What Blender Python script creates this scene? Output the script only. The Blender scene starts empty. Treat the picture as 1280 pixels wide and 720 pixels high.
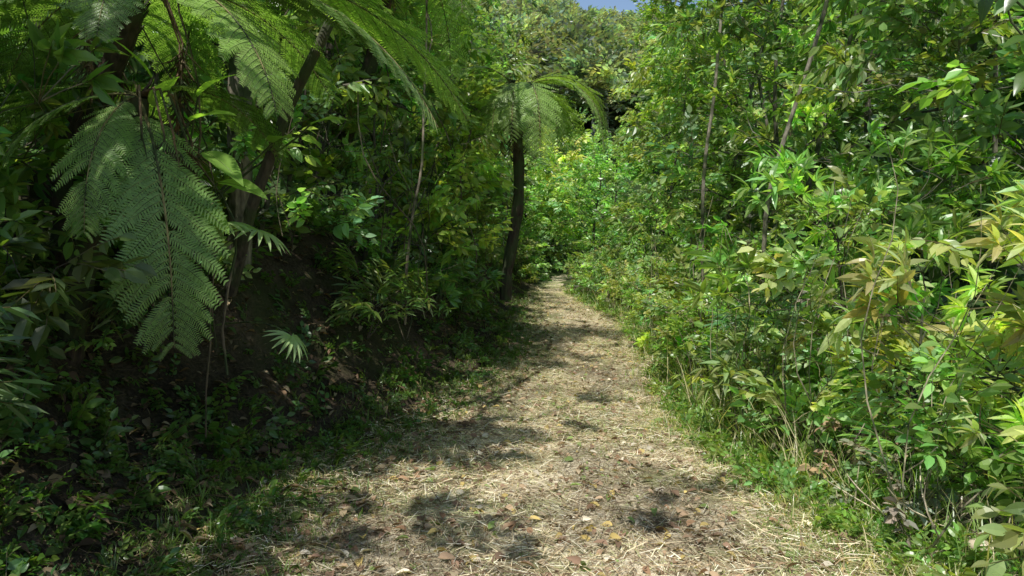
import bpy, math, numpy as np
rng=np.random.default_rng(11)
S=bpy.context.scene
def nrm(a):
    return a/np.maximum(np.linalg.norm(a,axis=-1,keepdims=True),1e-9)
def U(a,b,n=None): return rng.uniform(a,b,n)

# ---------------------------------------------------------------- layout
YS=[-12,0,3.5,4.9,5.9,7.4,9.9,14.8,17,21,26,32,40,60]
LS=[-1.5,-1.4,-1.33,-1.25,-.9,-.35,.2,.28,.45,.7,1.0,2.8,6,12]
RS=[2.0,1.95,1.86,1.5,1.36,1.48,1.75,2.1,1.85,1.6,1.7,3.6,7,13]
def Lx(y): return np.interp(y,YS,LS)
def Rx(y): return np.interp(y,YS,RS)
def sm(t): t=np.clip(t,0,1); return t*t*(3-2*t)
def wob(x,y):
    return (np.sin(x*1.7+y*.9)*.5+np.sin(x*.6-y*1.3+2)*.6+np.sin(x*3.1+y*2.3+1)*.25+np.sin(-x*4.9+y*3.7)*.15)
def H(x,y):
    x=np.asarray(x,float); y=np.asarray(y,float)
    l=Lx(y)-x; r=x-Rx(y)
    z=.018*wob(x*1.2,y*1.2)
    l0=np.maximum(l+.1,0)
    z=z+.22*np.minimum(l0,.7)+ 1.35*sm((l0-.55)/1.5)*(1+.15*np.sin(y*1.1))+.16*np.clip(l0-1.6,0,12.4)
    z=z+np.where(l0>.4,.08*wob(x*2.3,y*2.1),0)
    r0=np.maximum(r-.15,0)
    z=z-1.2*sm(r0/4)+.05*np.where(r0>0,wob(x*2,y*2),0)*np.minimum(r0,1)
    rise=np.maximum(y-21,0)
    z=z+.025*np.minimum(rise,12)
    far=np.maximum(y-42,0)
    z=z+far*.375+ .02*far*wob(x*.1,y*.1)+np.maximum(np.abs(x)-15,0)*.08*(y>20)
    return z

# ---------------------------------------------------------------- mesh accumulator
class Acc:
    def __init__(s): s.V=[];s.F=[];s.C=[];s.M=[];s.n=0
    def add(s,V,F,C,m=0):
        V=np.asarray(V,float).reshape(-1,3);F=np.asarray(F,int).reshape(-1,4)
        C=np.asarray(C,float)
        if C.ndim==1: C=np.tile(C,(len(V),1))
        s.V.append(V);s.F.append(F+s.n);s.C.append(C);s.M.append(np.full(len(F),m));s.n+=len(V)
    def build(s,name,mats,smooth=False):
        V=np.concatenate(s.V);F=np.concatenate(s.F);C=np.concatenate(s.C);M=np.concatenate(s.M)
        me=bpy.data.meshes.new(name)
        me.vertices.add(len(V));me.vertices.foreach_set('co',V.astype(np.float32).ravel())
        me.loops.add(F.size);me.loops.foreach_set('vertex_index',F.astype(np.int32).ravel())
        me.polygons.add(len(F));me.polygons.foreach_set('loop_start',np.arange(0,F.size,4,dtype=np.int32))
        for m in mats: me.materials.append(m)
        me.polygons.foreach_set('material_index',M.astype(np.int32))
        a=me.color_attributes.new('Col','FLOAT_COLOR','POINT')
        a.data.foreach_set('color',np.concatenate([np.clip(C,0,1),np.ones((len(C),1))],1).astype(np.float32).ravel())
        me.polygons.foreach_set('use_smooth',np.full(len(F),smooth))
        me.update(calc_edges=True)
        o=bpy.data.objects.new(name,me);S.collection.objects.link(o);return o

# ---------------------------------------------------------------- materials
def mat_base(name):
    m=bpy.data.materials.new(name);m.use_nodes=True;nt=m.node_tree;nt.nodes.clear()
    return m,nt,(lambda t,**k:_n(nt,t,k))
def _n(nt,t,k):
    n=nt.nodes.new(t)
    for a,b in k.items(): setattr(n,a,b)
    return n
def leaf_mat(name,trans=.32,rough=.42,spec=.45):
    m,nt,N=mat_base(name);L=nt.links.new
    at=N('ShaderNodeAttribute',attribute_name='Col')
    p=N('ShaderNodeBsdfPrincipled');p.inputs['Roughness'].default_value=rough;p.inputs['Specular IOR Level'].default_value=spec
    L(at.outputs['Color'],p.inputs['Base Color'])
    t=N('ShaderNodeBsdfTranslucent')
    mx=N('ShaderNodeMix',data_type='RGBA',blend_type='MULTIPLY');mx.inputs[0].default_value=1
    L(at.outputs['Color'],mx.inputs[6]);mx.inputs[7].default_value=(2.0,2.15,.75,1)
    L(mx.outputs[2],t.inputs['Color'])
    ms=N('ShaderNodeMixShader');ms.inputs[0].default_value=trans
    L(p.outputs[0],ms.inputs[1]);L(t.outputs[0],ms.inputs[2])
    o=N('ShaderNodeOutputMaterial');L(ms.outputs[0],o.inputs[0]);return m
def bark_mat(name):
    m,nt,N=mat_base(name);L=nt.links.new
    at=N('ShaderNodeAttribute',attribute_name='Col')
    tc=N('ShaderNodeTexCoord');mp=N('ShaderNodeMapping');mp.inputs['Scale'].default_value=(1,1,.3);L(tc.outputs['Object'],mp.inputs[0])
    no=N('ShaderNodeTexNoise');no.inputs['Scale'].default_value=30;no.inputs['Detail'].default_value=4
    L(mp.outputs[0],no.inputs['Vector'])
    n2=N('ShaderNodeTexNoise');n2.inputs['Scale'].default_value=5;L(tc.outputs['Object'],n2.inputs['Vector'])
    mr=N('ShaderNodeMapRange');mr.inputs['From Min'].default_value=.3;mr.inputs['From Max'].default_value=.7;mr.inputs['To Min'].default_value=.4;mr.inputs['To Max'].default_value=1.6
    L(no.outputs['Fac'],mr.inputs['Value'])
    vm=N('ShaderNodeVectorMath',operation='SCALE');L(at.outputs['Color'],vm.inputs[0]);L(mr.outputs[0],vm.inputs['Scale'])
    r2=N('ShaderNodeMapRange');r2.inputs['From Min'].default_value=.45;r2.inputs['From Max'].default_value=.58;L(n2.outputs['Fac'],r2.inputs['Value'])
    mx=N('ShaderNodeMix',data_type='RGBA');L(r2.outputs[0],mx.inputs[0]);L(vm.outputs[0],mx.inputs[6]);mx.inputs[7].default_value=(.045,.06,.022,1)
    p=N('ShaderNodeBsdfPrincipled');p.inputs['Roughness'].default_value=.9
    L(mx.outputs[2],p.inputs['Base Color'])
    b=N('ShaderNodeBump');b.inputs['Strength'].default_value=.8;b.inputs['Distance'].default_value=.02;L(no.outputs['Fac'],b.inputs['Height']);L(b.outputs[0],p.inputs['Normal'])
    o=N('ShaderNodeOutputMaterial');L(p.outputs[0],o.inputs[0]);return m
def ground_mat(name,cols,green,gt,bump=.03,far=False):
    m,nt,N=mat_base(name);L=nt.links.new
    tc=N('ShaderNodeTexCoord')
    def noise(s,d=6,r=.6):
        n=N('ShaderNodeTexNoise');n.inputs['Scale'].default_value=s;n.inputs['Detail'].default_value=d;n.inputs['Roughness'].default_value=r
        L(tc.outputs['Object'],n.inputs['Vector']);return n
    a=noise(1.6);b=noise(38,8,.7);c=noise(.9,5);
    mm=N('ShaderNodeMath',operation='MULTIPLY_ADD');L(b.outputs['Fac'],mm.inputs[0]);mm.inputs[1].default_value=.5;
    m2=N('ShaderNodeMath',operation='MULTIPLY');L(a.outputs['Fac'],m2.inputs[0]);m2.inputs[1].default_value=.5;L(m2.outputs[0],mm.inputs[2])
    cr=N('ShaderNodeValToRGB');e=cr.color_ramp.elements
    e[0].position=.40;e[0].color=cols[0]+(1,);e[1].position=.59;e[1].color=cols[2]+(1,)
    x=e.new(.49);x.color=cols[1]+(1,)
    L(mm.outputs[0],cr.inputs[0])
    r=N('ShaderNodeMapRange');r.inputs['From Min'].default_value=gt;r.inputs['From Max'].default_value=gt+.1;r.inputs['To Max'].default_value=.7
    L(c.outputs['Fac'],r.inputs['Value'])
    mx=N('ShaderNodeMix',data_type='RGBA');L(r.outputs[0],mx.inputs[0]);L(cr.outputs[0],mx.inputs[6]);mx.inputs[7].default_value=green+(1,)
    out=mx.outputs[2]
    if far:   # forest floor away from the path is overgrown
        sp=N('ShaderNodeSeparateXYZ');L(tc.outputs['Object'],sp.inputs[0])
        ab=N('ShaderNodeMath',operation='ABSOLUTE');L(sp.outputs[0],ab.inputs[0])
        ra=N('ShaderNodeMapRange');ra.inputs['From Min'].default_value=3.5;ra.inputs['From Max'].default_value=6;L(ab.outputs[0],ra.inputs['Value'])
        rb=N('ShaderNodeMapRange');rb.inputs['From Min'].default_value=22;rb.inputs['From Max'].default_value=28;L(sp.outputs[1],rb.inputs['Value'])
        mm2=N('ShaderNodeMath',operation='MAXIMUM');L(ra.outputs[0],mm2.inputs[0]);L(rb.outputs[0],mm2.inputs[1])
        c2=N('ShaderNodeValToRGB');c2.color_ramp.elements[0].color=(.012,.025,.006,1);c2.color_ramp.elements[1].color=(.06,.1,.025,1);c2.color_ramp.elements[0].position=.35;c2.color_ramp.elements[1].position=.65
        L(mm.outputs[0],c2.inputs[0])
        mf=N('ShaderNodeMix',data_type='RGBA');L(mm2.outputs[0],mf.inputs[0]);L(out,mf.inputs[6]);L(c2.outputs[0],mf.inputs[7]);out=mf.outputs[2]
    p=N('ShaderNodeBsdfPrincipled');p.inputs['Roughness'].default_value=.95;p.inputs['Specular IOR Level'].default_value=.15
    L(out,p.inputs['Base Color'])
    bp=N('ShaderNodeBump');bp.inputs['Strength'].default_value=1;bp.inputs['Distance'].default_value=bump;L(b.outputs['Fac'],bp.inputs['Height']);L(bp.outputs[0],p.inputs['Normal'])
    o=N('ShaderNodeOutputMaterial');L(p.outputs[0],o.inputs[0]);return m
LEAF=leaf_mat('leaf_foliage',.40,.33,.55);LEAFG=leaf_mat('glossy_leaf',.38,.3,.55);FERN=leaf_mat('fern_leaf',.4,.42,.4)
DRY=leaf_mat('dry_leaf',.12,.75,.2);BARK=bark_mat('bark')
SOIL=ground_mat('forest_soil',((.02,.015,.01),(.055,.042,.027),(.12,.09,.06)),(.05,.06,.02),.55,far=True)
PATHM=ground_mat('straw_path',((.15,.11,.07),(.46,.38,.26),(.78,.69,.52)),(.24,.27,.11),.48,.02)

# ---------------------------------------------------------------- primitives
def tube(acc,P,R,col,sides=6,m=1):
    P=np.asarray(P,float);n=len(P);R=np.broadcast_to(R,(n,)).astype(float)
    T=nrm(np.gradient(P,axis=0));ref=np.array([0.31,.2,.93]) if abs(T[:,2]).mean()<.8 else np.array([.95,.3,.1])
    A=nrm(np.cross(T,ref));B=np.cross(T,A)
    th=np.arange(sides)*2*math.pi/sides
    V=P[:,None]+R[:,None,None]*(np.cos(th)[None,:,None]*A[:,None]+np.sin(th)[None,:,None]*B[:,None])
    i,j=np.meshgrid(np.arange(n-1),np.arange(sides),indexing='ij');i=i.ravel();j=j.ravel();k=(j+1)%sides
    F=np.stack([i*sides+j,i*sides+k,(i+1)*sides+k,(i+1)*sides+j],-1)
    acc.add(V.reshape(-1,3),F,col,m)
def curve(a,b,n=8,wig=.05,sag=0):
    a=np.asarray(a,float);b=np.asarray(b,float);t=np.linspace(0,1,n)[:,None]
    P=a+(b-a)*t;d=np.linalg.norm(b-a)
    ph=U(0,6.3,3);P=P+wig*d*np.sin(t*np.array([4.1,3.3,2.7])+ph)*np.sin(t*math.pi)
    P[:,2]+=sag*d*np.sin(t[:,0]*math.pi);return P
def leaf_lo(w): 
    return np.array([[0,0,0],[w/2,.42,.02],[0,1,-.06],[-w/2,.42,.02]]),np.array([[0,1,2,3]])
def leaf_md(w):
    V=np.array([[0,0,0],[0,1,-.14],[w*.42,.22,.05],[w*.45,.6,.02],[-w*.42,.22,.05],[-w*.45,.6,.02]])
    return V,np.array([[0,2,3,1],[0,1,5,4]])
def leaf_hi(w,droop=.25,fold=.12,n=6,peak=.42,wav=0.0):
    V=[];F=[]
    for i in range(n+1):
        t=i/n
        ww=w/2*(math.sin(math.pi*min(1,t**(math.log(.5)/math.log(peak))))**.85 if 0<t<1 else .02)
        z=-droop*t*t;y=t*(1-.15*droop)
        e=fold*ww*2+wav*math.sin(t*17)*ww
        V+=[[-ww,y,z+e],[0,y,z],[ww,y,z+e]]
    for i in range(n):
        a=i*3;F+=[[a,a+1,a+4,a+3],[a+1,a+2,a+5,a+4]]
    return np.array(V),np.array(F)
def frames(D,UP):
    Y=nrm(D);X=nrm(np.cross(Y,UP));Z=np.cross(X,Y)
    return np.stack([X,Y,Z],-1)      # columns
def inst(PV,PF,M,pos):
    N=len(pos);V=np.einsum('nij,kj->nki',M,PV)+pos[:,None]
    F=PF[None]+(np.arange(N)*len(PV))[:,None,None]
    return V.reshape(-1,3),F.reshape(-1,4)

# ---- spray prototypes : V,F,tint(k,3),stemmask(k)
def make_spray(kind,leaf,llen,ntw=4,nl=7,L=.4,spread=.9,vary=.3,droop=.3):
    Vs=[];Fs=[];Ts=[];Ms=[];n=0
    PV,PF=leaf
    for tw in range(ntw):
        az=U(-spread,spread);el=U(-.35,.5)
        d=np.array([math.sin(az)*math.cos(el),math.cos(az)*math.cos(el),math.sin(el)])
        ln=L*U(.65,1.1)
        t=np.linspace(0,1,3)[:,None];P=d*ln*t;P[:,2]-=droop*ln*t[:,0]**2*.5
        # stem
        a=Acc();tube(a,P,np.linspace(.004,.002,3),(0,0,0),3);v=a.V[0];f=a.F[0]
        Vs.append(v);Fs.append(f+n);Ts.append(np.ones((len(v),3)));Ms.append(np.ones(len(v)));n+=len(v)
        if kind=='whorl':
            tt=np.clip(rng.normal(.93,.09,nl),.5,1);ang=np.arange(nl)*2.4+U(0,6)
            out=U(.5,1.35,nl)
        else:
            tt=(np.arange(nl)+.8)/nl;ang=np.where(np.arange(nl)%2==0,0,math.pi)+rng.normal(0,.35,nl);out=U(.65,1.1,nl)
            out[-1]=.15
        T=nrm(d+np.array([0,0,-droop*.8]));X=nrm(np.cross(T,[0,0,1.]));Z=np.cross(X,T)
        side=np.cos(ang)[:,None]*X+np.sin(ang)[:,None]*Z*(1 if kind=='whorl' else .5)
        D=np.cos(out)[:,None]*T+np.sin(out)[:,None]*side+np.array([0,0,-droop*.6])+rng.normal(0,.16,(nl,3))
        UPv=np.array([0,-.12,1.])+rng.normal(0,.35,(nl,3))
        pos=np.stack([np.interp(tt,t[:,0],P[:,i]) for i in range(3)],-1)
        M=frames(D,UPv)*(llen*U(.55,1.2,nl))[:,None,None]
        V,F=inst(PV,PF,M,pos)
        tint=U(1-vary,1+vary,(nl,1))*np.ones((nl,3));tint[:,0]*=U(.8,1.25,nl);
        Vs.append(V);Fs.append(F+n);Ts.append(np.repeat(tint,len(PV),0));Ms.append(np.zeros(len(V)));n+=len(V)
    return np.concatenate(Vs),np.concatenate(Fs),np.concatenate(Ts),np.concatenate(Ms)
def fam(k,*a,**kw): return [make_spray(*a,**kw) for _ in range(k)]
SP={}
SP['ell']=fam(5,'alt',leaf_md(.56),.12,ntw=4,nl=7,L=.36)
SP['ell_s']=fam(5,'alt',leaf_md(.6),.08,ntw=5,nl=8,L=.3)
SP['ell_l']=fam(5,'alt',leaf_md(.55),.2,ntw=4,nl=6,L=.5,droop=.5)
SP['lance']=fam(5,'whorl',leaf_hi(.26,.35,.15,4),.18,ntw=4,nl=9,L=.3,droop=.05)
SP['lance_m']=fam(5,'whorl',leaf_md(.4),.14,ntw=4,nl=8,L=.34,droop=.2)
SP['ell_hi']=fam(5,'alt',leaf_hi(.5,.25,.12,4),.12,ntw=4,nl=7,L=.36)
SP['drop']=fam(5,'alt',leaf_md(.48),.14,ntw=5,nl=7,L=.42,droop=1.0)
SP['far']=fam(5,'alt',leaf_lo(.55),.24,ntw=5,nl=7,L=.7)
SP['thin']=fam(4,'alt',leaf_md(.1),.16,ntw=5,nl=9,L=.35,droop=.4)
STEM=np.array([.14,.12,.06])
def put_sprays(acc,key,pos,D,scale,col,jit=.22,m=0):
    N=len(pos)
    if N==0: return
    which=rng.integers(0,len(SP[key]),N)
    M=frames(D,np.array([0,0,1.])+rng.normal(0,.25,(N,3)))*scale[:,None,None]
    c=np.asarray(col)*U(1-jit,1+jit,(N,1))*np.stack([U(.85,1.18,N),np.ones(N),U(.7,1.3,N)],-1)
    for w in range(len(SP[key])):
        s=which==w
        if not s.any(): continue
        PV,PF,PT,PM=SP[key][w]
        V,F=inst(PV,PF,M[s],pos[s])
        C=c[s][:,None]*PT[None]*(1-PM)[None,:,None]+STEM*PM[None,:,None]
        acc.add(V,F,C.reshape(-1,3),m)
def lobe(acc,key,c,r,dens,scale,col,up=.35,flat=.62,inner=.15,m=0):
    N=max(4,int(dens*r*r*12))
    d=nrm(rng.normal(0,1,(N,3)));d[:,2]=np.where(d[:,2]<-.2,-d[:,2]*.8,d[:,2]);d=nrm(d)
    rad=r*np.where(U(0,1,N)<inner,U(.35,.8,N),U(.75,1.12,N))
    pos=np.asarray(c)+d*rad[:,None]*np.array([1,1,flat])
    put_sprays(acc,key,pos,d*np.array([1,1,.5])+np.array([0,0,up-.15])+rng.normal(0,.25,(N,3)),scale*U(.75,1.25,N),col,m=m)
    return pos
def plant(name,base,top,r0,lobes,key,col,dens=1.6,scale=1.,bark=(.09,.075,.055),twigs=5,leafm=None,wig=.05,inner=.15,up=.35,sides=7,lowlimb=.3):
    acc=Acc();base=np.asarray(base,float);top=np.asarray(top,float)
    P=curve(base-np.array([0,0,.15]),top,10,wig);Rr=np.linspace(r0,r0*.3,10)
    if r0>0: tube(acc,P,Rr,bark,sides)
    hue=np.array([U(.85,1.2),1,U(.8,1.5)])*U(.85,1.15)
    for (c,r) in lobes:
        c=np.asarray(c,float);cc=np.asarray(col)*hue*U(.65,1.35)
        i=int(np.clip(np.searchsorted(P[:,2],c[2]-.5*abs(np.linalg.norm(c[:2]-P[0,:2]))-.2),int(lowlimb*9),9))
        q=curve(P[i],c,7,.08,.06);rr=max(.006,Rr[i]*.5)
        tube(acc,q,np.linspace(rr,rr*.35,7),bark,5)
        pos=lobe(acc,key,c,r,dens,scale,cc,inner=inner,up=up)
        for k in rng.choice(len(pos),min(twigs,len(pos)),replace=False):
            tube(acc,curve(q[4 if k%2 else 6],pos[k],5,.1),np.linspace(rr*.35,.003,5),bark,3)
    return acc.build(name,[leafm or LEAF,BARK])
def auto_lobes(cx,cy,z0,z1,rad,r0,r1,n,lim=None):
    out=[]
    for k in range(n):
        a=U(0,6.28);rr=rad*math.sqrt(U(0,1));z=z0+(z1-z0)*(k+U(0,1))/n
        x=cx+rr*math.cos(a);y=cy+rr*math.sin(a);r=U(r0,r1)
        if lim: x=lim(x,y,z,r)
        out.append(((x,y,z),r))
    return out

# ---------------------------------------------------------------- terrain
def grid_obj(name,X,Y,Z,mat):
    nx,ny=X.shape;V=np.stack([X,Y,Z],-1).reshape(-1,3)
    i,j=np.meshgrid(np.arange(nx-1),np.arange(ny-1),indexing='ij');a=(i*ny+j).ravel()
    F=np.stack([a,a+ny,a+ny+1,a+1],-1);ac=Acc();ac.add(V,F,(1,1,1));return ac.build(name,[mat],True)
xs=np.concatenate([np.linspace(-140,-12,40)[:-1],np.linspace(-12,-5,35)[:-1],np.linspace(-5,5,130)[:-1],np.linspace(5,14,40)[:-1],np.linspace(14,140,40)])
ys=np.concatenate([np.linspace(-30,0,40)[:-1],np.linspace(0,14,190)[:-1],np.linspace(14,45,140)[:-1],np.linspace(45,160,60)])
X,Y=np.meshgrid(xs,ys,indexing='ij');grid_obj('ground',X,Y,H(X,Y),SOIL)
yy=np.concatenate([np.linspace(-10,0,40)[:-1],np.linspace(0,12,170)[:-1],np.linspace(12,40,150)]);tt=np.linspace(0,1,34)
T,Y=np.meshgrid(tt,yy,indexing='ij')
l=Lx(Y)+.06*np.sin(Y*5.1)+.05*np.sin(Y*11.7);r=Rx(Y)+.07*np.sin(Y*4.3+1)+.04*np.sin(Y*13.1)
X=l+(r-l)*T;grid_obj('dirt_path',X,Y,H(X,Y)+.01,PATHM)

# ---------------------------------------------------------------- litter, straw, grass
def scatter_strips(name,n,yr,xf,llen,lw,cols,z0=.014,tilt=.15,mat=DRY,power=1.6):
    y=yr[0]*(yr[1]/yr[0])**(U(0,1,n)**power*.999);x=xf(y,n)
    z=H(x,y)+z0+np.abs(rng.normal(0,.012,n))
    a=U(0,6.28,n);D=np.stack([np.cos(a),np.sin(a),rng.normal(0,tilt,n)],-1)
    PV=np.array([[-.5,0,0],[.5,0,0],[.4,.5,.03],[-.4,.5,.03],[.3,1,0],[-.3,1,0]]);PF=np.array([[0,1,2,3],[3,2,4,5]])
    M=frames(D,np.array([0,0,1.])+rng.normal(0,.4,(n,3)))
    sc=np.stack([lw*U(.5,1.6,n),llen*U(.2,1.4,n),np.full(n,llen*.6)],-1);M=M*sc[:,None,:]
    V,F=inst(PV,PF,M,np.stack([x,y,z],-1))
    C=np.asarray(cols)[rng.integers(0,len(cols),n)]*U(.6,1.3,(n,1))
    pt=1-.5*sm((wob(x*2.1,y*1.3)-.05)/.6);C=C*pt[:,None]
    ac=Acc();ac.add(V,F,np.repeat(C,6,0));return ac.build(name,[mat])
straw=[(.8,.71,.51),(.74,.62,.42),(.85,.79,.64),(.58,.45,.28),(.3,.2,.12),(.5,.5,.25),(.2,.13,.08)]
scatter_strips('straw_litter',92000,(2.4,24),lambda y,n:Lx(y)-.25+(Rx(y)-Lx(y)+.5)*U(0,1,n),.1,.0036,straw,power=.9)
scatter_strips('twig_litter',9000,(2.4,18),lambda y,n:Lx(y)-U(-.5,2,n),.13,.004,[(.14,.1,.06),(.28,.21,.13),(.07,.05,.03)],power=1)
scatter_strips('path_twigs',2200,(2.4,14),lambda y,n:Lx(y)+(Rx(y)-Lx(y))*U(0,1,n),.18,.0055,[(.12,.08,.05),(.2,.14,.09),(.3,.23,.15)],power=1)
def scatter_leaves(name,n,yr,xf,size,cols,mat=DRY,w=.5):
    y=yr[0]*(yr[1]/yr[0])**U(0,1,n);x=xf(y,n);z=H(x,y)+.02+U(0,.015,n)
    a=U(0,6.28,n);D=np.stack([np.cos(a),np.sin(a),rng.normal(0,.25,n)],-1)
    ac=Acc();PV,PF=leaf_hi(w,.35,.3,4)
    M=frames(D,np.array([0,0,1.])+rng.normal(0,.4,(n,3)))*(size*U(.3,1.5,n)**1.2)[:,None,None]
    V,F=inst(PV,PF,M,np.stack([x,y,z],-1));C=np.asarray(cols)[rng.integers(0,len(cols),n)]*U(.6,1.3,(n,1))
    ac.add(V,F,np.repeat(C,len(PV),0));return ac.build(name,[mat],True)
dead=[(.32,.22,.14),(.42,.3,.19),(.2,.13,.085),(.68,.6,.47),(.24,.15,.1),(.42,.33,.22),(.28,.17,.1),(.5,.38,.14),(.2,.28,.08)]
scatter_leaves('fallen_leaves',5400,(2.4,20),lambda y,n:Lx(y)-.3+(Rx(y)-Lx(y)+.6)*U(0,1,n),.058,dead)
scatter_leaves('bank_leaf_litter',7000,(2.4,20),lambda y,n:Lx(y)-U(-.4,2.4,n),.07,[(.16,.1,.06),(.22,.15,.08),(.1,.065,.04),(.3,.23,.14),(.08,.12,.03)])
def grass(name,n,yr,xf,h,cols,mat=LEAF,clump=12,spread=.06,wd=.006,lean=.55):
    y=np.repeat(yr[0]*(yr[1]/yr[0])**U(0,1,n),clump);x=np.repeat(xf(y[::clump],n),clump)
    N=n*clump;x=x+rng.normal(0,spread,N);y=y+rng.normal(0,spread,N);z=H(x,y)
    a=U(0,6.28,N);ln=np.abs(rng.normal(0,lean,N));D=np.stack([np.cos(a)*ln,np.sin(a)*ln,np.ones(N)],-1)
    PV=np.array([[-.5,0,0],[.5,0,0],[.45,.4,-.05],[-.45,.4,-.05],[.3,.75,-.2],[-.3,.75,-.2],[.02,1,-.4],[-.02,1,-.4]]);PF=np.array([[0,1,2,3],[3,2,4,5],[5,4,6,7]])
    UPv=np.stack([np.cos(a+math.pi),np.sin(a+math.pi),np.full(N,.3)],-1)
    hh=np.repeat(h*U(.5,1.4,n),clump)*U(.5,1.2,N)
    M=frames(D,UPv)*np.stack([wd*U(.6,1.5,N),hh,hh],-1)[:,None,:]
    V,F=inst(PV,PF,M,np.stack([x,y,z],-1));C=np.asarray(cols)[rng.integers(0,len(cols),N)]*U(.7,1.3,(N,1))
    ac=Acc();ac.add(V,F,np.repeat(C,8,0));return ac.build(name,[mat])
gr=[(.18,.28,.07),(.24,.34,.09),(.15,.23,.06),(.45,.42,.2)]
def patchy(y,n):   # grass gathers in patches
    x=Lx(y)+(Rx(y)-Lx(y))*U(0,1,n);bad=wob(x*1.7+3,y*1.1)<.1;x2=Lx(y)+rng.choice([0,1],n)*(Rx(y)-Lx(y))+rng.normal(0,.2,n)
    return np.where(bad,x2,x)
grass('path_grass',6200,(2.5,26),patchy,.045,gr,clump=10,lean=1.0,wd=.0048)
def edge_r(y,n): return Rx(y)+rng.normal(.1,.13,n)
grass('verge_grass',1000,(2.8,24),edge_r,.11,gr+[(.6,.52,.36),(.6,.52,.36),(.6,.52,.36)],clump=12,lean=1.3)
grass('bank_grass',1500,(2.6,22),lambda y,n:Lx(y)+rng.normal(-.15,.26,n),.085,[(.12,.19,.045),(.16,.25,.055),(.1,.16,.04)],clump=10,lean=.9)
grass('tall_grass',170,(3.2,22),lambda y,n:Rx(y)+U(.2,.9,n),.5,[(.22,.33,.09),(.26,.37,.1),(.55,.48,.3)],clump=12,lean=.45,spread=.09)
# small weeds with rounded leaves
def weeds(name,n,yr,xf,key,sc,col):
    y=yr[0]*(yr[1]/yr[0])**U(0,1,n);x=xf(y,n);pos=np.stack([x,y,H(x,y)+.01],-1);ac=Acc()
    D=np.stack([rng.normal(0,.6,n),rng.normal(0,.6,n)-.2,U(.3,1,n)],-1)
    put_sprays(ac,key,pos,D,sc*U(.5,1.3,n),col);return ac.build(name,[LEAF])
weeds('bank_weeds',750,(2.6,20),lambda y,n:Lx(y)-np.abs(rng.normal(.3,.9,n)),'ell_s',.45,(.1,.185,.04))
weeds('bank_herbs',520,(2.6,20),lambda y,n:Lx(y)-U(.6,2.2,n),'ell_hi',.6,(.095,.175,.045))
weeds('verge_weeds',700,(2.8,22),lambda y,n:Rx(y)+np.abs(rng.normal(.22,.3,n)),'ell_hi',.42,(.2,.32,.08))

# ---------------------------------------------------------------- LEFT vegetation
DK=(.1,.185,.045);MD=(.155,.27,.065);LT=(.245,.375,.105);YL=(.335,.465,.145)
y=3.2
k=0
while y<26:      # shrubs overhanging the cut bank
    Lf=float(Lx(y));near=y<5.4
    off=2.0 if near else (1.5 if y<9 else 1.15)
    bx=Lf-off-U(.1,.5);bz=float(H(bx,y))
    lim=lambda x,yy,z,r:min(x,float(Lx(yy))-(1.1 if near else .5)-r*.6+ (0.25 if z>2.6 and not near and yy<10 else 0))
    lo=auto_lobes(bx+.1,y,bz+.1,bz+(.9 if near else 2.4),.75,.3,.62,5 if near else 8,lim)
    key=['ell','lance_m','ell_s','ell','drop','ell_hi' if y<7 else 'ell'][k%6]
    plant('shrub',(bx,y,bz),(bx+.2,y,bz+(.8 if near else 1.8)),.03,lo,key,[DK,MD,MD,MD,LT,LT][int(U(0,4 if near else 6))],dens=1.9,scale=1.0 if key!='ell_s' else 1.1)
    y+=U(.55,.8)*(1 if y<12 else 1.4);k+=1
for (x,yy,hh) in [(-3.7,4.9,2.2),(-4.3,5.8,2.4),(-3.5,4.1,1.5),(-4.6,7,2.6)]:
    bz=float(H(x,yy));plant('shrub',(x,yy,bz),(x,yy,bz+hh-.3),.025,auto_lobes(x,yy,bz+.2,bz+hh,.7,.35,.6,9),'ell',MD,dens=2)
for (x,yy) in [(.25,21.6),(.1,23.2),(.45,24.6),(.3,26.2),(.9,28)]:   # bushes where the path rises out of sight
    bz=float(H(x,yy));plant('shrub',(x,yy,bz),(x,yy,bz+1.0),.02,auto_lobes(x,yy,bz+.1,bz+1.4,.4,.3,.5,6),'ell',MD,dens=2)
y=2.6;k=0
while y<27:      # low hanging foliage on the bank face
    Lf=float(Lx(y));bx=Lf-U(.95,1.7);bz=float(H(bx,y))
    lo=auto_lobes(bx,y,bz+.1,bz+.5,.42,.18,.38,4)
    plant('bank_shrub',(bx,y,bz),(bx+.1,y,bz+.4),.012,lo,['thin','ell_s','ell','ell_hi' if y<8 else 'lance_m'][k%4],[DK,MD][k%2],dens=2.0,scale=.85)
    y+=U(.42,.75)*(1 if y<12 else 1.6);k+=1
y=6.4;k=0
while y<34:      # forest trees above the bank
    yl=min(y,24);Lf=float(Lx(yl));bx=Lf-U(2.6,3.6);bz=float(H(bx,y));hh=U(6,8.5)
    lim=lambda x,yy,z,r:min(x,float(Lx(min(yy,22)))-.5-r*.6-(.6 if yy<9 else 0))
    lo=auto_lobes(bx+.5,y,bz+.9,bz+hh,1.7,.5,.95,15,lim)
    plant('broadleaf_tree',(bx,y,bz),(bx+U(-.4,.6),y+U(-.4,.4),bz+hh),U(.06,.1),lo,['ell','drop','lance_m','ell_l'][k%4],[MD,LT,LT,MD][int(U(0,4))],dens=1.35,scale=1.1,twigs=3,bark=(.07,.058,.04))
    y+=U(1.5,2.1);k+=1
for i in range(10):   # deeper forest
    yy=4.5+i*3.4;bx=float(Lx(min(yy,24)))-U(5,6.2);bz=float(H(bx,yy))
    lo=auto_lobes(bx,yy,bz+.6,bz+8,2.2,.9,1.5,12)
    plant('broadleaf_tree',(bx,yy,bz),(bx,yy,bz+8),.12,lo,'ell_l',DK,dens=.7,scale=1.4,twigs=2,bark=(.06,.05,.035))
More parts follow.
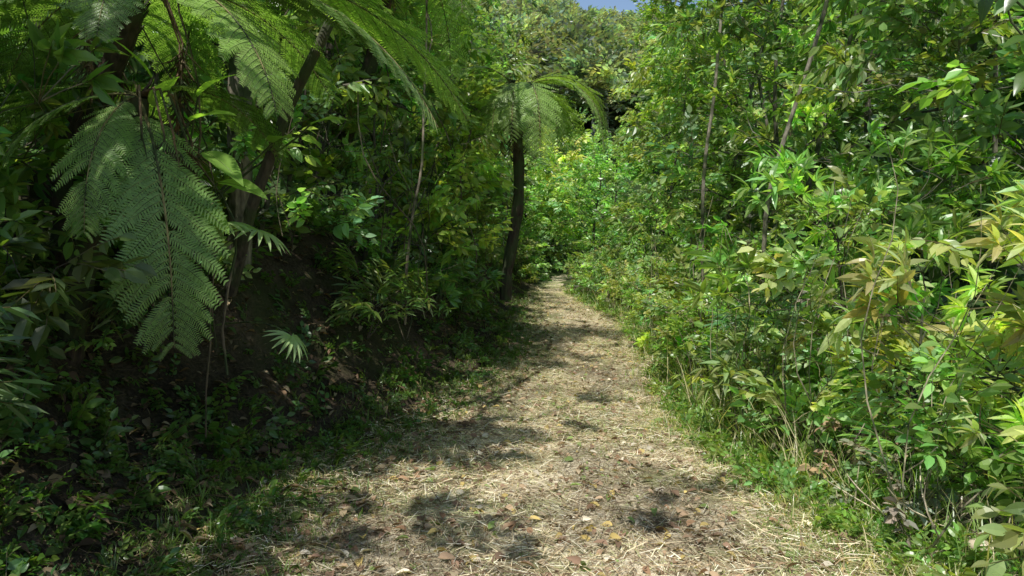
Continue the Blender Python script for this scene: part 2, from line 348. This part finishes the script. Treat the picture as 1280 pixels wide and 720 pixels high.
for (x,yy) in [(-3.6,1.2),(-3.9,-1.8),(-3.7,3.4)]:    # trees beside and behind the viewpoint that keep the near bank in shade
    bz=float(H(x,yy));lo=auto_lobes(x+.4,yy,bz+3.4,bz+6,1.3,.6,1.0,8,lambda X_,Y_,Z_,r:min(X_,-2.2-.3*r))
    plant('broadleaf_tree',(x,yy,bz),(x,yy,bz+6),.11,lo,'ell',MD,dens=.75,scale=1.2,twigs=3)

# ---------------------------------------------------------------- RIGHT vegetation
y=3.0;k=0
while y<24:      # leafy bushes spilling over the path edge
    Rf=float(Rx(y));o=U(.6,.9) if y<7 else U(.4,.75);bx=Rf+o;bz=float(H(bx,y))
    hh=U(.4,.95)if y<6.5 else U(.6,1.2)
    lo=auto_lobes(bx+.1,y,bz+.18,bz+hh,.42,.16,.32,6,lambda x,yy,z,r:max(x,float(Rx(yy))+.18+r*.6))
    key=['ell_hi','lance','ell_hi','thin','ell_hi'][k%5] if y<8 else ['lance_m','ell','ell_s'][k%3]
    plant('roadside_shrub',(bx,y,bz),(bx,y,bz+hh),.012,lo,key,[LT,YL,LT][int(U(0,3))],dens=2.2,scale=.8,twigs=3,bark=(.2,.17,.09))
    y+=U(.38,.58)*(1 if y<10 else 1.5);k+=1
y=3.6;k=0
while y<25:      # taller shrubs
    Rf=float(Rx(y));bx=Rf+U(1.3,2.3);bz=float(H(bx,y));hh=U(1.7,2.9)
    lo=auto_lobes(bx,y,bz+.5,bz+hh,.8,.28,.55,9,lambda x,yy,z,r:max(x,float(Rx(yy))+.35+r*.6))
    key=['ell_hi','lance','ell','lance'][k%4] if y<7.5 else ['ell','lance_m','ell_s','drop'][k%4]
    plant('shrub',(bx,y,bz),(bx,y,bz+hh-.3),.02,lo,key,[LT,YL,MD,YL][int(U(0,4))],dens=1.9,scale=.95)
    y+=U(.65,.95)*(1 if y<12 else 1.3);k+=1
y=5.5;k=0
while y<31:
    Rf=float(Rx(min(y,21)));bx=Rf+(U(3.1,4.2) if y<9 else U(2.1,3.2))+max(0,y-14)*.16;bz=float(H(bx,y));hh=U(6.5,9)+(1.5 if y>12 else 0)
    lim=lambda x,yy,z,r:max(x,float(Rx(min(yy,20)))+.3+r*.5+max(0,yy-11)*.13+(.25 if z>2.6 else 0))
    lo=auto_lobes(bx-.2,y,bz+2.4,bz+hh,1.8,.5,1.05,14,lim)
    plant('broadleaf_tree',(bx,y,bz),(bx+U(-.6,.6),y+U(-.5,.5),bz+hh),U(.04,.06),lo,['ell','ell_s','drop','lance_m'][k%4],[LT,YL,LT,YL][int(U(0,4))],dens=1.5,scale=1.1,twigs=4,bark=(.2,.18,.14))
    y+=U(1.4,1.9);k+=1
for i in range(8):
    yy=4.5+i*3.2;bx=float(Rx(min(yy,21)))+U(5,7);bz=float(H(bx,yy))
    lo=auto_lobes(bx,yy,bz+.8,bz+10,2.2,.9,1.5,14)
    plant('broadleaf_tree',(bx,yy,bz),(bx,yy,bz+9),.1,lo,'ell_l',DK,dens=.8,scale=1.4,twigs=2)
# back of the clearing where the path bends away
for (x,yy,hh) in [(.1,25,2.2),(.5,29,3.2),(1.6,30,3.6),(3.2,27,4.2),(1.1,33,4.4),(-.6,36,6.),(2.9,33,4.8),(4.6,34,5.8),(2.6,38,5.2),(5,39,6.),(-2.5,38,9),(.8,42,5.6),(8.8,36,9),(3.8,43,5.8),(6.6,43,7.)]:
    bz=float(H(x,yy));lo=auto_lobes(x,yy,bz+.3,bz+hh,1.2 if hh>4 else .6,.5,1.0 if hh>4 else .6,14)
    plant('broadleaf_tree',(x,yy,bz),(x,yy,bz+hh),.06,lo,['ell','ell_l','drop'][int(U(0,3))],[LT,YL,LT][int(U(0,3))],dens=1.2,scale=1.3,twigs=2)
# distant wooded hillside
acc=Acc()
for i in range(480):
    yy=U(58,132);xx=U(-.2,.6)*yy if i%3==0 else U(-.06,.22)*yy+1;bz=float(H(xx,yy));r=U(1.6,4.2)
    c=np.array([.3,.37,.25])*U(.4,1.3)  # pale tint paints aerial haze into the crown colour, no haze volume
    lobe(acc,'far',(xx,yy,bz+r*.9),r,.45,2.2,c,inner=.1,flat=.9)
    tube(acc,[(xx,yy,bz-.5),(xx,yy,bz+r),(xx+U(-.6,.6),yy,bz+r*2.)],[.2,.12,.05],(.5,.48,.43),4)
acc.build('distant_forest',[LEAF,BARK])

# ---------------------------------------------------------------- tree ferns
def frond(acc,o,az,p0,curv,L,npin=26,npl=16,wid=.3,col=MD,hang=.15):
    n=24;s=np.linspace(0,1,n);th=np.maximum(p0-curv*s**.9,-1.52)
    ds=L/(n-1);hx=np.concatenate([[0],np.cumsum(np.cos(th[:-1])*ds)]);hz=np.concatenate([[0],np.cumsum(np.sin(th[:-1])*ds)])
    h=np.array([math.cos(az),math.sin(az),0]);P=np.asarray(o)+hx[:,None]*h+hz[:,None]*np.array([0,0,1.])
    tube(acc,P,np.linspace(.010,.002,n)*L/1.6,(.2,.17,.07),4)
    T=nrm(np.gradient(P,axis=0));side=np.array([-math.sin(az),math.cos(az),0.]);
    t=np.linspace(.14,.985,npin);c=np.asarray(col)*U(.85,1.2)
    for k in range(npin):
        for sg in (-1,1):
            if U(0,1)<.03: continue
            tk=t[k]+sg*.004;p=np.array([np.interp(tk,s,P[:,i]) for i in range(3)]);Tk=nrm(np.array([np.interp(tk,s,T[:,i]) for i in range(3)]))
            Nn=np.cross(Tk,side)*1.0
            if Nn[2]<0 and abs(Nn[2])>.2: Nn=-Nn
            pl=L*wid*(math.sin(math.pi*min(1,(tk-.06)**.75))**.75+.02)*U(.86,1.1)
            ang=U(.92,1.12)+.05
            D=math.cos(ang)*Tk+math.sin(ang)*sg*side+rng.normal(0,.04,3)
            m=npl;q=np.linspace(0,1,6)[:,None]
            down=np.array([0,0,-1.])*hang*U(.6,1.5)
            Q=p+D*pl*q+down*pl*q**2+Tk*pl*.12*q**2
            tube(acc,Q,np.linspace(.0025,.001,6),(.16,.2,.06),3)
            qq=np.linspace(.05,.98,m);pos=np.stack([np.interp(qq,q[:,0],Q[:,i]) for i in range(3)],-1)
            Tp=nrm(Q[-1]-Q[0]);Sd=nrm(np.cross(Tp,Nn));Up=np.cross(Sd,Tp)
            if Up@Nn<0: Up=-Up
            for s2 in (-1,1):
                DD=Sd*s2*.95+Tp*.42+rng.normal(0,.06,(m,3))-Up*.12
                ln=pl*.16*(np.sin(math.pi*np.clip(qq*.8+.12,0,1)))**.7*(1.0 if pl>.15 else .9)+.004
                PV=np.array([[-.5,0,0],[.5,0,0],[.32,.7,.0],[-.32,.7,0],[.06,1,-.06],[-.06,1,-.06]])
                M=frames(DD,np.tile(Up,(m,1))+rng.normal(0,.08,(m,3)))*np.stack([np.full(m,pl/m*.78),ln,ln],-1)[:,None,:]
                V,F=inst(PV,np.array([[0,1,2,3],[3,2,4,5]]),M,pos)
                acc.add(V,F,np.repeat(c*U(.8,1.2,(m,1)),6,0),0)
def tree_fern(name,base,crown,fr,r=.07,dead=5,**kw):
    acc=Acc();base=np.asarray(base,float);crown=np.asarray(crown,float)
    P=curve(base-np.array([0,0,.2]),crown,14,.03);tube(acc,P,np.linspace(r*1.2,r,14)*(1+.12*np.sin(np.arange(14)*2.3)),(.05,.035,.025),9)
    for i in range(60):
        t=U(.2,1);p=np.array([np.interp(t,np.linspace(0,1,14),P[:,j]) for j in range(3)]);a=U(0,6.28);d=np.array([math.cos(a),math.sin(a),.8])
        tube(acc,[p,p+d*r*1.4,p+d*r*1.8+np.array([0,0,.02])],[.012,.009,.005],(.06,.04,.03),4)
    for f in fr: frond(acc,crown,*f[:4],**{**kw,**(f[4] if len(f)>4 else {})})
    for i in range(dead):
        a=U(0,6.28);d=np.array([math.cos(a),math.sin(a),0]);q=np.array([crown,crown+d*.18+[0,0,.02],crown+d*.28+[0,0,-.25],crown+d*.25+[0,0,-.8*U(.6,1.2)]])
        tube(acc,q,[.01,.008,.006,.003],(.16,.1,.06),4)
        for j in range(40):
            p=q[2]+(q[3]-q[2])*U(0,1);e=p+np.array([U(-.12,.12),U(-.12,.12),-U(.05,.18)]);tube(acc,[p,(p+e)/2,e],[.0035,.005,.001],(.13,.075,.04),3)
    return acc.build(name,[FERN,BARK])
R=math.radians
FG=(.18,.29,.085);FY=(.29,.42,.12)
tree_fern('tree_fern',(-2.75,4.5,1.0),(-2.12,4.25,2.42),[
  (R(-50),R(-38),R(60),1.55,dict(npin=34,npl=22,wid=.21,hang=.3)),
  (R(-95),R(-20),R(75),1.0,dict(npin=28,npl=18,wid=.2,hang=.3)),
  (R(-140),R(0),R(85),1.1),(R(180),R(20),R(100),1.3),(R(120),R(35),R(90),1.3),(R(60),R(30),R(90),1.2)],col=FG,npin=30,npl=18,wid=.2,dead=9)
tree_fern('tree_fern',(-3.0,4.9,1.6),(-2.2,4.4,3.05),[
  (R(-6),R(18),R(84),2.15,dict(npin=44,npl=26,wid=.2,col=FG)),(R(14),R(28),R(92),2.3,dict(npin=42,npl=24,col=FY,wid=.19)),
  (R(-28),R(8),R(86),1.5,dict(npin=36,npl=22,wid=.2,col=FY)),(R(2),R(45),R(80),2.2,dict(npin=40,npl=24,wid=.19)),
  (R(-75),R(5),R(70),1.0,dict(npin=30,npl=20,wid=.2)),
  (R(-120),R(10),R(80),1.2),(R(-160),R(10),R(80),1.4),(R(50),R(25),R(85),1.6),(R(100),R(30),R(90),1.6),(R(160),R(15),R(90),1.5)],col=FG,npin=32,npl=18,wid=.2)
tree_fern('tree_fern',(-.1,11.2,.9),(.1,11.0,3.75),[(R(a+U(-8,8)),R(U(15,50)),R(U(110,155)),U(1.2,2.1)) for a in range(-170,180,24)],r=.075,col=(.22,.33,.09),npin=26,npl=13,wid=.18,dead=11)
tree_fern('tree_fern',(-2.2,8.9,1.8),(-1.25,8.0,4.85),[(R(a),R(U(5,35)),R(U(80,110)),U(1.7,2.2)) for a in range(-160,180,28)],r=.08,col=(.28,.41,.12),npin=26,npl=14,wid=.19,dead=4)

# ---------------------------------------------------------------- broad leaves, fan palms
def big_plant(name,base,leaves,col,w=.42,mat=None):
    acc=Acc();PV,PF=leaf_hi(w,.3,.12,10,.4,.05)
    for (tip,d,L,cm) in leaves:
        tip=np.asarray(tip,float);tube(acc,curve(base,tip,8,.06,.08),np.linspace(.012,.006,8),(.07,.1,.03),5)
        M=frames(np.array([d],float),np.array([[0.05,-.35,1.]]))*L
        V,F=inst(PV,PF,M,tip[None]);acc.add(V,F,np.asarray(col)*cm,0)
        q=tip+(M[0]@(PV[1::3]*[1,1,1]+[0,0,.006]).T).T;tube(acc,q,np.linspace(.006,.001,len(q))*L*1.3,(.2,.28,.08),4,0)
    return acc.build(name,[mat or LEAFG,BARK],True)
big_plant('giant_leaf_plant',(-2.4,5.0,1.2),[((-2.05,4.3,2.36),(.4,-.4,.5),.32,1.7),((-1.85,4.3,2.28),(.8,-.4,.3),.34,1.6),((-1.75,4.25,2.1),(.8,-.5,-.3),.36,1.2),
  ((-1.7,4.3,1.93),(.9,-.4,.0),.36,1.3),((-2.05,4.3,2.5),(-.2,-.4,.7),.3,1.6),((-2.5,4.8,2.5),(-.6,-.5,.2),.4,1.),((-1.8,4.25,1.78),(.8,-.6,-.2),.32,1.1),((-1.8,4.3,2.42),(.6,-.3,.5),.3,1.7),((-1.6,5.0,2.25),(.4,-.6,.2),.34,1.3),((-1.4,5.2,2.4),(.8,-.3,.3),.3,1.4)],(.18,.3,.06))
big_plant('giant_leaf_plant',(-2.9,3.9,.9),[((-2.75,3.85,1.85),(.6,-.6,-.1),.4,1.),((-2.7,3.9,1.95),(.4,-.7,.3),.36,1.1),((-2.75,3.8,1.3),(.6,-.5,-.2),.4,.9),((-2.6,3.7,.9),(.5,-.6,-.1),.34,1.2),((-2.6,3.6,.75),(.6,-.4,0),.36,.8),((-2.55,3.6,.7),(.2,-.7,.4),.3,1.)],(.12,.22,.045),w=.34)
big_plant('broad_leaf_herb',(2.42,4.35,-.05),[((2.42,4.3,.12),(.2,-.2,.9),.3,1.3),((2.4,4.3,.1),(-.6,-.4,.5),.26,1.2),((2.45,4.3,.1),(.7,-.3,.4),.26,1.2),((2.4,4.3,.1),(-.8,-.3,.1),.22,1.2),((2.42,4.3,.08),(.3,-.9,.2),.2,1.1)],(.2,.33,.08),w=.45)
big_plant('broad_leaf_tree',(3.9,4.6,-.6),[((3.0,4.3,2.75),(-.8,-.4,.0),.3,1.),((3.0,4.3,2.6),(-.7,-.5,-.4),.3,1.),((3.05,4.25,2.9),(-.3,-.5,.5),.3,.9),((2.95,4.3,3.1),(-.7,-.4,-.5),.32,.8),((3.05,4.3,2.5),(-.2,-.6,-.6),.3,.8),((2.8,4.4,3.2),(-.6,-.4,-.7),.3,.7),((2.75,4.4,3.15),(-.1,-.3,-.9),.3,.7)],(.08,.15,.03),w=.36)
def fan_palm(name,base,fans):
    acc=Acc();PV,PF=leaf_hi(.13,.35,.3,6,.5)
    for (c,ax,r,cm) in fans:
        c=np.asarray(c,float);ax=nrm(np.asarray(ax,float));tube(acc,curve(base,c,8,.05,.12),np.linspace(.008,.004,8),(.12,.15,.05),4)
        X=nrm(np.cross(ax,[0,.25,1.]));n=15;a=np.linspace(-2.1,2.1,n)
        D=np.cos(a)[:,None]*ax+np.sin(a)[:,None]*X
        UPv=np.cross(X,ax);M=frames(D,np.tile(UPv,(n,1)))*(r*U(.85,1.1,n))[:,None,None]
        V,F=inst(PV,PF,M,np.tile(c,(n,1)));acc.add(V,F,np.array([.3,.4,.18])*cm,0)
    return acc.build(name,[LEAF,BARK])
fan_palm('fan_palm',(-2.5,5.2,1.0),[((-1.5,4.4,1.66),(.8,-.5,-.25),.25,1.2),((-1.68,4.3,1.70),(-.2,-.8,-.1),.22,1.1)])
fan_palm('fan_palm',(-2.4,5.3,.9),[((-1.38,4.6,1.0),(.7,-.5,-.7),.18,1.3)])

# ---------------------------------------------------------------- individual trunks, stems, vines
def trunk(name,pts,r0,r1,col,crown=None,key='ell',lc=MD):
    acc=Acc();P=np.asarray(pts,float);t=np.linspace(0,1,len(P));tt=np.linspace(0,1,20)
    Q=np.stack([np.interp(tt,t,P[:,i]) for i in range(3)],-1);Q+=.012*np.sin(tt*23)[:,None]
    for _ in range(2): Q[1:-1]=(Q[:-2]+Q[1:-1]*2+Q[2:])/4
    tube(acc,Q,np.linspace(r0,r1,20),col,9)
    for c,r in (crown or []):
        tube(acc,curve(Q[-4],c,6,.08),np.linspace(r1*.7,.01,6),col,5);lobe(acc,key,c,r,1.4,1.1,lc)
    return acc.build(name,[LEAF,BARK])
trunk('forest_tree',[(-2.25,6.1,1.4),(-2.12,5.9,3.2),(-2.0,5.8,5.5),(-2.2,6.0,8.0)],.10,.08,(.2,.17,.13),[((-2.2,6.5,8.6),1.2),((-1.6,5.8,7.9),.9),((-3,6.4,8),1.)])
trunk('leaning_tree',[(-2.1,5.5,1.2),(-1.8,5.2,1.9),(-1.5,5.1,2.55),(-1.1,5.2,3.4),(-.75,5.6,4.9)],.045,.03,(.06,.05,.035),[((-.75,5.9,5.4),.5)],'ell_hi')
trunk('thin_sapling',[(-1.15,7.9,.7),(-1.05,7.5,1.6),(-.88,7.4,2.4),(-.85,7.6,4.2)],.016,.01,(.25,.2,.15),[((-.8,7.9,4.5),.5)],'ell')
trunk('pale_tree',[(3.2,9.2,-.4),(2.9,8.6,2.0),(3.45,8.5,3.9),(4.0,8.6,6)],.03,.02,(.24,.21,.16),[((4.3,9,6.4),.9),((3.6,9,6.0),.6)],'ell',YL)
trunk('pale_tree',[(2.9,11,-.4),(2.75,10.8,2.4),(2.9,10.7,3.8),(3.1,10.8,6.4)],.028,.02,(.24,.21,.16),[((3.1,11,6.8),.7)],'ell_s',LT)
# overhanging trees beside the path: throw the dappled shade on it
acc_l=[((-1.9,1.2,6.1),.55),((-1.2,.6,6.3),.4),((-.6,4.0,6.2),.65),((.3,4.3,6.4),.5),((-.3,7.2,6.3),.5),((.5,7.6,6.6),.4),((.1,1.4,6.4),.28),((-1.5,2.6,6.4),.4),((-.4,10,6.6),.5),((.5,11.8,7),.5),((1.2,2.6,6.9),.22),((-1.3,-.6,6.4),.5),((-.2,0.2,6.4),.26),((-.3,13.8,6.6),.5)]
plant('overhanging_tree',(-3.4,.5,1.5),(-2.2,2.5,6.6),.06,acc_l,'ell',MD,dens=1.2,scale=1.0)
plant('overhanging_tree',(-1.6,18,1.3),(-.6,18,5.6),.06,[((-.4,16.5,5.4),.7),((-.3,18,5.6),.6),((-.2,20,6.),.6),((-.5,19,4.9),.6)],'drop',LT,dens=1.4,scale=1.1)
# vines
acc=Acc()
for i in range(60):
    yy=U(4,20);x=float(Lx(yy))-U(.6,1.7);z=float(H(x,yy));a=np.array([x,yy,z+U(1.5,4)]);b=a+np.array([U(-.3,.6),U(-.5,.5),-U(1,2.6)])
    b[2]=max(b[2],float(H(b[0],b[1]))+.05)
    tube(acc,curve(a,b,9,.09),U(.003,.008),(.13,.1,.065),4,0)
acc.build('hanging_vines',[BARK])
acc=Acc()
for i in range(150):
    yy=U(3.3,14);x=float(Rx(yy))+U(.25,2.);z=float(H(x,yy));a=np.array([x,yy,z]);b=a+np.array([U(-.35,.45),U(-.4,.4),U(.6,2.2)])
    tube(acc,curve(a,b,8,.07),np.linspace(.006,.002,8)*U(.6,1.4),(.36,.31,.2),4,0)
for i in range(40):
    a=np.array([U(2.0,3.0),U(3.5,4.5),0]);a[2]=float(H(a[0],a[1]))+.03;b=a+np.array([U(-.5,.3),U(-.5,.4),U(.05,.55)])
    tube(acc,curve(a,b,8,.1),np.linspace(.008,.003,8),(.5,.42,.3),4,0)
acc.build('dry_stems',[BARK])
plant('dead_shrub',(2.25,5.0,0),(2.3,5,.5),.01,[((2.2,4.7,.35),.22),((2.1,4.5,.12),.15),((2.5,4.5,.3),.25)],'ell_hi',(.3,.25,.15),dens=1.4,scale=.5,leafm=DRY)
for (x,yy,z) in [(2.9,6.2,1.0),(2.6,7.8,.6),(2.3,4.2,.3)]:
    bz=float(H(x,yy));plant('dead_shrub',(x,yy,bz),(x,yy,z),.008,[((x,yy,z),.28),((x-.2,yy-.2,z-.2),.2)],'ell',(.31,.27,.17),dens=1.2,scale=.55,leafm=DRY)
# bracket mushroom on the dry branches
acc=Acc()
th=np.linspace(0,2*math.pi,20)
prof=[(.004,-.09),(.01,-.07),(.012,-.005),(.05,-.002),(.06,.008),(.045,.028),(.02,.038),(.002,.04)]
V=[(2.30+r*math.cos(t),3.55+r*math.sin(t),.09+z) for r,z in prof for t in th[:-1]]
F=[(i*19+j,i*19+(j+1)%19,(i+1)*19+(j+1)%19,(i+1)*19+j) for i in range(len(prof)-1) for j in range(19)]
acc.add(V,F,(.6,.5,.38));acc.build('mushroom',[DRY],True)

# ---------------------------------------------------------------- light, sky, camera
sd=np.array([-.14,-.40,.90]);sd/=np.linalg.norm(sd)
el=math.asin(sd[2]);
sun=bpy.data.lights.new('sun','SUN');sun.energy=5;sun.angle=R(.5);sun.color=(1,.97,.9)
so=bpy.data.objects.new('sun',sun);S.collection.objects.link(so)
from mathutils import Vector
so.rotation_euler=Vector(sd).to_track_quat('Z','Y').to_euler();so.location=(0,0,30)
w=bpy.data.worlds.new('World');S.world=w;w.use_nodes=True;nt=w.node_tree
bg=nt.nodes['Background'];sk=nt.nodes.new('ShaderNodeTexSky');sk.sky_type='NISHITA';sk.sun_disc=False
sk.sun_elevation=el;sk.sun_rotation=math.atan2(sd[0],sd[1]);bg.inputs['Strength'].default_value=.15
nt.links.new(sk.outputs[0],bg.inputs[0])
cam=bpy.data.cameras.new('camera');cam.lens=26;cam.sensor_width=36;cam.clip_end=600;cam.clip_start=.05
co=bpy.data.objects.new('camera',cam);S.collection.objects.link(co)
co.location=(0,0,1.6);co.rotation_euler=(R(90-3.7),0,0);S.camera=co
S.view_settings.view_transform='Standard';S.view_settings.look='None';S.view_settings.exposure=0
print('verts',sum(len(o.data.vertices) for o in bpy.data.objects if o.type=='MESH'),'objs',len(bpy.data.objects))
